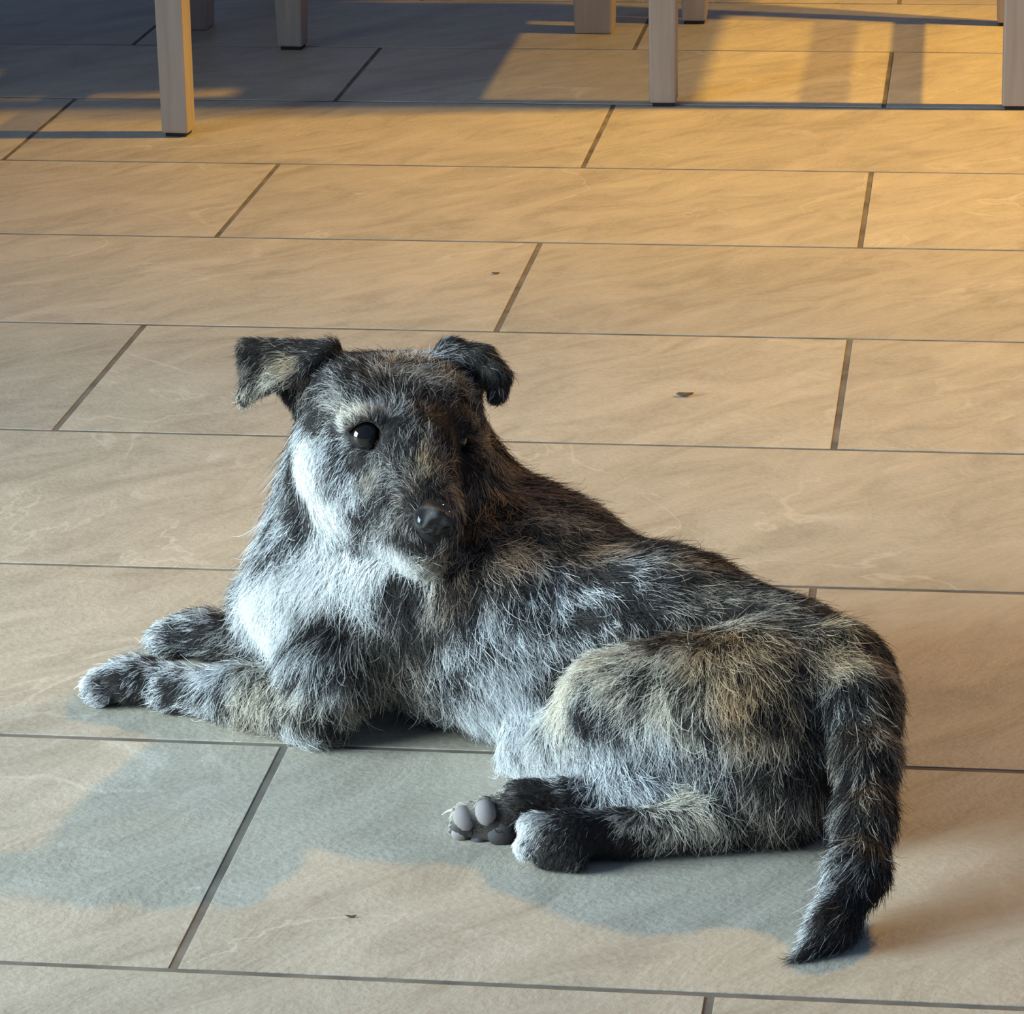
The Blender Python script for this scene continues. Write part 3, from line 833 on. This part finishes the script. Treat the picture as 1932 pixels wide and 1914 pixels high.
dog = empty('dog', (-0.25, 1.87, 0))
tag(dog, 'small scruffy brindle and grey puppy with white chest lying on the tiles', 'dog')
INV = Matrix.Translation((0.25, -1.87, 0))


def dpart(name, me, mat, parent=None):
    o = link(name, me, mat, parent or dog)
    if parent is None:
        o.matrix_parent_inverse = INV
    return o


body = dpart('body', body_me, SKIN)
cv = coat(BV)
ca = body_me.attributes.new('coat', 'FLOAT_COLOR', 'POINT')
und = np.ones((len(BV), 4), np.float32)
fr = np.clip(cv[:, :1] ** 1.5 * 0.6, 0, 1)
und[:, :3] = np.array(DARK) * 1.5 * (1 - fr) + cv[:, 1:4] * fr * 0.8
ca.data.foreach_set('color', und.ravel())

# ---------------------------------------------------------------- fur strands
NHAIR = 300000
rg = np.random.default_rng(7)
tri = np.concatenate([BQ[:, [0, 1, 2]], BQ[:, [0, 2, 3]]])
A, B, C = BV[tri[:, 0]], BV[tri[:, 1]], BV[tri[:, 2]]
area = 0.5 * np.linalg.norm(np.cross(B - A, C - A), axis=1)
cen = (A + B + C) / 3
nt_ = np.cross(B - A, C - A)
wt = area.copy()
wt[(cen[:, 2] < 0.0018)] = 0
facing = F.grad(cen) @ (NS * 0.9 + ZZ * 0.35)
wt *= np.where(facing < -0.35, 0.45, 1.0)
wt *= np.where(coat(cen)[:, 7] < 0.0095, 1.7, 1.0)
pk = rg.choice(len(tri), NHAIR, p=wt / wt.sum())
u, v = rg.random(NHAIR), rg.random(NHAIR)
fl = u + v > 1
u[fl], v[fl] = 1 - u[fl], 1 - v[fl]
root = A[pk] + u[:, None] * (B - A)[pk] + v[:, None] * (C - A)[pk]
ok = np.ones(NHAIR, bool)
for c_, r_ in ((EYE_R, 0.0084), (EYE_L, 0.0078), (NOSE, 0.0108), (NOSE - HU * 0.0045, 0.0100)):
    ok &= np.linalg.norm(root - c_, axis=1) > r_
for (pc, pr, an, _k) in PADS:
    q = root - pc
    ok &= ~((((q @ SX) / (pr[0] * 0.98)) ** 2 + ((q @ SZ) / (pr[2] * 0.98)) ** 2 < 1) & (np.abs(q @ SN) < 0.012))
root = root[ok]
n = len(root)
nor = F.grad(root)
cv = coat(root)
flow = cv[:, 4:7]
flow = flow + 0.28 * np.stack([wob(root, 95, 11), wob(root, 95, 12), wob(root, 95, 13)], 1) + 0.14 * np.stack([wob(root, 320, 14), wob(root, 320, 15), wob(root, 320, 16)], 1)
flow = flow + rg.normal(0, 0.15, (n, 3))
tan = flow - (flow * nor).sum(1, keepdims=True) * nor
tan /= np.linalg.norm(tan, axis=1, keepdims=True) + 1e-9
length = cv[:, 7] * rg.uniform(0.65, 1.3, n) * 1.12
lift = np.clip(rg.normal(0.30, 0.10, n), 0.08, 0.75)
stray = (rg.random(n) < np.where((root[:, 0] > -0.10) & (root[:, 1] < 1.77), 0.008, 0.035)) & (length > 0.009)
length = np.where(stray, length * 1.45, length); lift = np.where(stray, lift + 0.22, lift)
K = 6
ts = np.linspace(0, 1, K)
pts = np.zeros((n, K, 3))
pts[:, 0] = root - nor * 0.0004
dirv = tan * np.cos(lift)[:, None] + nor * np.sin(lift)[:, None]
curl = rg.normal(0, 0.24, (n, 3))
cur = pts[:, 0].copy()
for j in range(1, K):
    nn_ = F.grad(cur, 0.004)
    dd = dirv + curl * (j / K) + np.array([0, 0, -0.07]) * (j / K)
    into = (dd * nn_).sum(1, keepdims=True)
    dd = dd - np.where(into < 0.03, into - 0.03, 0) * nn_              # slide over the skin
    dd = dd - np.where(into > 0.12, (into - 0.12) * 0.35, 0) * nn_     # settle down
    dd /= np.linalg.norm(dd, axis=1, keepdims=True)
    dirv = dd
    cur = cur + dd * (length / (K - 1))[:, None]
    low = cur[:, 2] < 0.0008
    cur[low, 2] = 0.0008
    pts[:, j] = cur
# tufts: strands lean towards a neighbour guide strand
ng = n // 16
gi = rg.choice(n, ng, replace=False)
kd = kdtree.KDTree(ng)
for i, g in enumerate(gi):
    kd.insert(root[g], i)
kd.balance()
near = np.array([kd.find(rp)[1] for rp in root])
gp = pts[gi[near]]
cl = (0.5 * rg.uniform(0.3, 1.0, n))[:, None, None] * (ts[None, :, None] ** 1.3)
gap = np.linalg.norm(gp[:, -1] - pts[:, -1], axis=1)
cl = cl * np.where(gap < 0.012, 1, 0)[:, None, None]
pts = pts * (1 - cl) + gp * cl
# colour: dark and light hairs mixed, in streaks
tuftr = rg.random(ng)[near]
streak = 0.7 * wob(root, 230, 21) + 0.5 * wob(root, 90, 22)
pl = np.clip(cv[:, 0] + 0.30 * streak * (4 * cv[:, 0] * (1 - cv[:, 0])), 0, 1)
light = (0.62 * rg.random(n) + 0.38 * tuftr) < pl * 0.98 + 0.01
val = (0.62 + 0.65 * rg.random(n) ** 0.8)[:, None]
val = np.where(cv[:, :1] > 0.8, 0.92 + 0.25 * rg.random((n, 1)), val)
col = np.where(light[:, None], cv[:, 1:4] * val, np.array(DARK) * rg.uniform(0.5, 1.9, n)[:, None] + 0.025 * cv[:, 1:4])
hc = bpy.data.hair_curves.new('fur')
hc.add_curves([K] * n)
hc.attributes['position'].data.foreach_set('vector', pts.astype(np.float32).ravel())
rad = hc.attributes.get('radius') or hc.attributes.new('radius', 'FLOAT', 'POINT')
rr = (np.where(length < 0.010, 0.00012, 0.00015) * rg.uniform(0.7, 1.25, n) * np.where(light, 1.3, 1.0))[:, None] * (1.0 - 0.85 * ts[None] ** 1.5)
rad.data.foreach_set('value', rr.astype(np.float32).ravel())
ha = hc.attributes.new('hair_color', 'FLOAT_COLOR', 'CURVE')
ha.data.foreach_set('color', np.concatenate([np.clip(col, 0, 0.92), np.ones((n, 1))], 1).astype(np.float32).ravel())
hc.update_tag()
fur = dpart('fur', hc, FUR, body)
tag(fur, 'scruffy brindle, grey and white fur', kind='stuff')

# ---------------------------------------------------------------- eyes, nose, pads, claws
def ellipsoid_mesh(name, c, r, axes, seg=24, rot=0.0):
    bm = bmesh.new()
    bmesh.ops.create_uvsphere(bm, u_segments=seg, v_segments=seg // 2, radius=1.0)
    A_ = np.array(axes)
    cr_, sr_ = math.cos(rot), math.sin(rot)
    for vv in bm.verts:
        x, y, z = vv.co.x * r[0], vv.co.y * r[1], vv.co.z * r[2]
        x, z = x * cr_ - z * sr_, x * sr_ + z * cr_
        vv.co = Vector(c + A_[0] * x + A_[1] * y + A_[2] * z)
    return bm_mesh(name, bm, True)


for c_ in (EYE_R, EYE_L):
    tag(dpart('eye', ellipsoid_mesh('eye', c_ - HF * 0.0026, (0.0086, 0.0086, 0.0084), HAX), EYE), 'glossy dark eye')
NF = Field(NOSE - 0.024, NOSE + 0.024, 0.0009, 0.02)
NU = HU * 0.9 + HF * 0.25; NU /= np.linalg.norm(NU)
NFW = np.cross(NU, HL); NFW = NFW if NFW @ HF > 0 else -NFW
NAX = [HL, NFW, NU]
NF.ell(NOSE + NU * 0.001, (0.0118, 0.0085, 0.0085), NAX, 0.004)
NF.ell(NOSE - NU * 0.005 + NFW * 0.001, (0.0070, 0.0065, 0.0070), NAX, 0.005)
for s_ in (-1, 1):
    NF.ell(NOSE + HL * s_ * 0.0065 + NFW * 0.0045 + NU * 0.0005, (0.0050, 0.0050, 0.0052), NAX, 0.003)
    NF.ell(NOSE + HL * s_ * 0.0058 + NFW * 0.0090 - NU * 0.0012, (0.0023, 0.0034, 0.0017), NAX, 0.0015, cut=True)
    NF.ell(NOSE + HL * s_ * 0.0090 + NFW * 0.0070 - NU * 0.0026, (0.0028, 0.0034, 0.0010), NAX, 0.001, cut=True)
NF.ell(NOSE + NFW * 0.0098 - NU * 0.005, (0.0007, 0.003, 0.006), NAX, 0.001, cut=True)
nose_me, _v, _q = NF.mesh('nose')
tag(dpart('nose', nose_me, NOSEM), 'wet black nose')
for (pc, pr, an, kk) in PADS:
    tag(dpart('paw_pad', ellipsoid_mesh('paw_pad', pc, pr, [SX, SN, SZ], 16, math.radians(an)), PADL if kk == 'L' else PADD), 'grey paw pad' if kk == 'L' else 'dark paw pad')


def claw_mesh(tip, d):
    bm = bmesh.new()
    rings = []
    for j in range(5):
        t = j / 4
        c_ = tip + d * 0.0075 * t + np.array([0, 0, 0.001 - 0.0035 * t * t])
        r_ = 0.0014 * (1 - 0.85 * t)
        s_ = np.array([-d[1], d[0], 0])
        rings.append([bm.verts.new(Vector(c_ + s_ * math.cos(a) * r_ + ZZ * math.sin(a) * r_)) for a in np.arange(6) * PI / 3])
    for a, b in zip(rings[:-1], rings[1:]):
        for i in range(6):
            bm.faces.new((a[i], a[(i + 1) % 6], b[(i + 1) % 6], b[i]))
    bm.faces.new(rings[-1]); bm.faces.new(rings[0][::-1])
    bmesh.ops.recalc_face_normals(bm, faces=bm.faces[:])
    return bm_mesh('claw', bm, True)


for tp, d_ in tips:
    dpart('claw', claw_mesh(tp, d_), CLAW)
tp = V(-0.2790, 1.7440, 0.0149)
dpart('claw', claw_mesh(tp, np.array([-1, 0, 0.0])), CLAW)
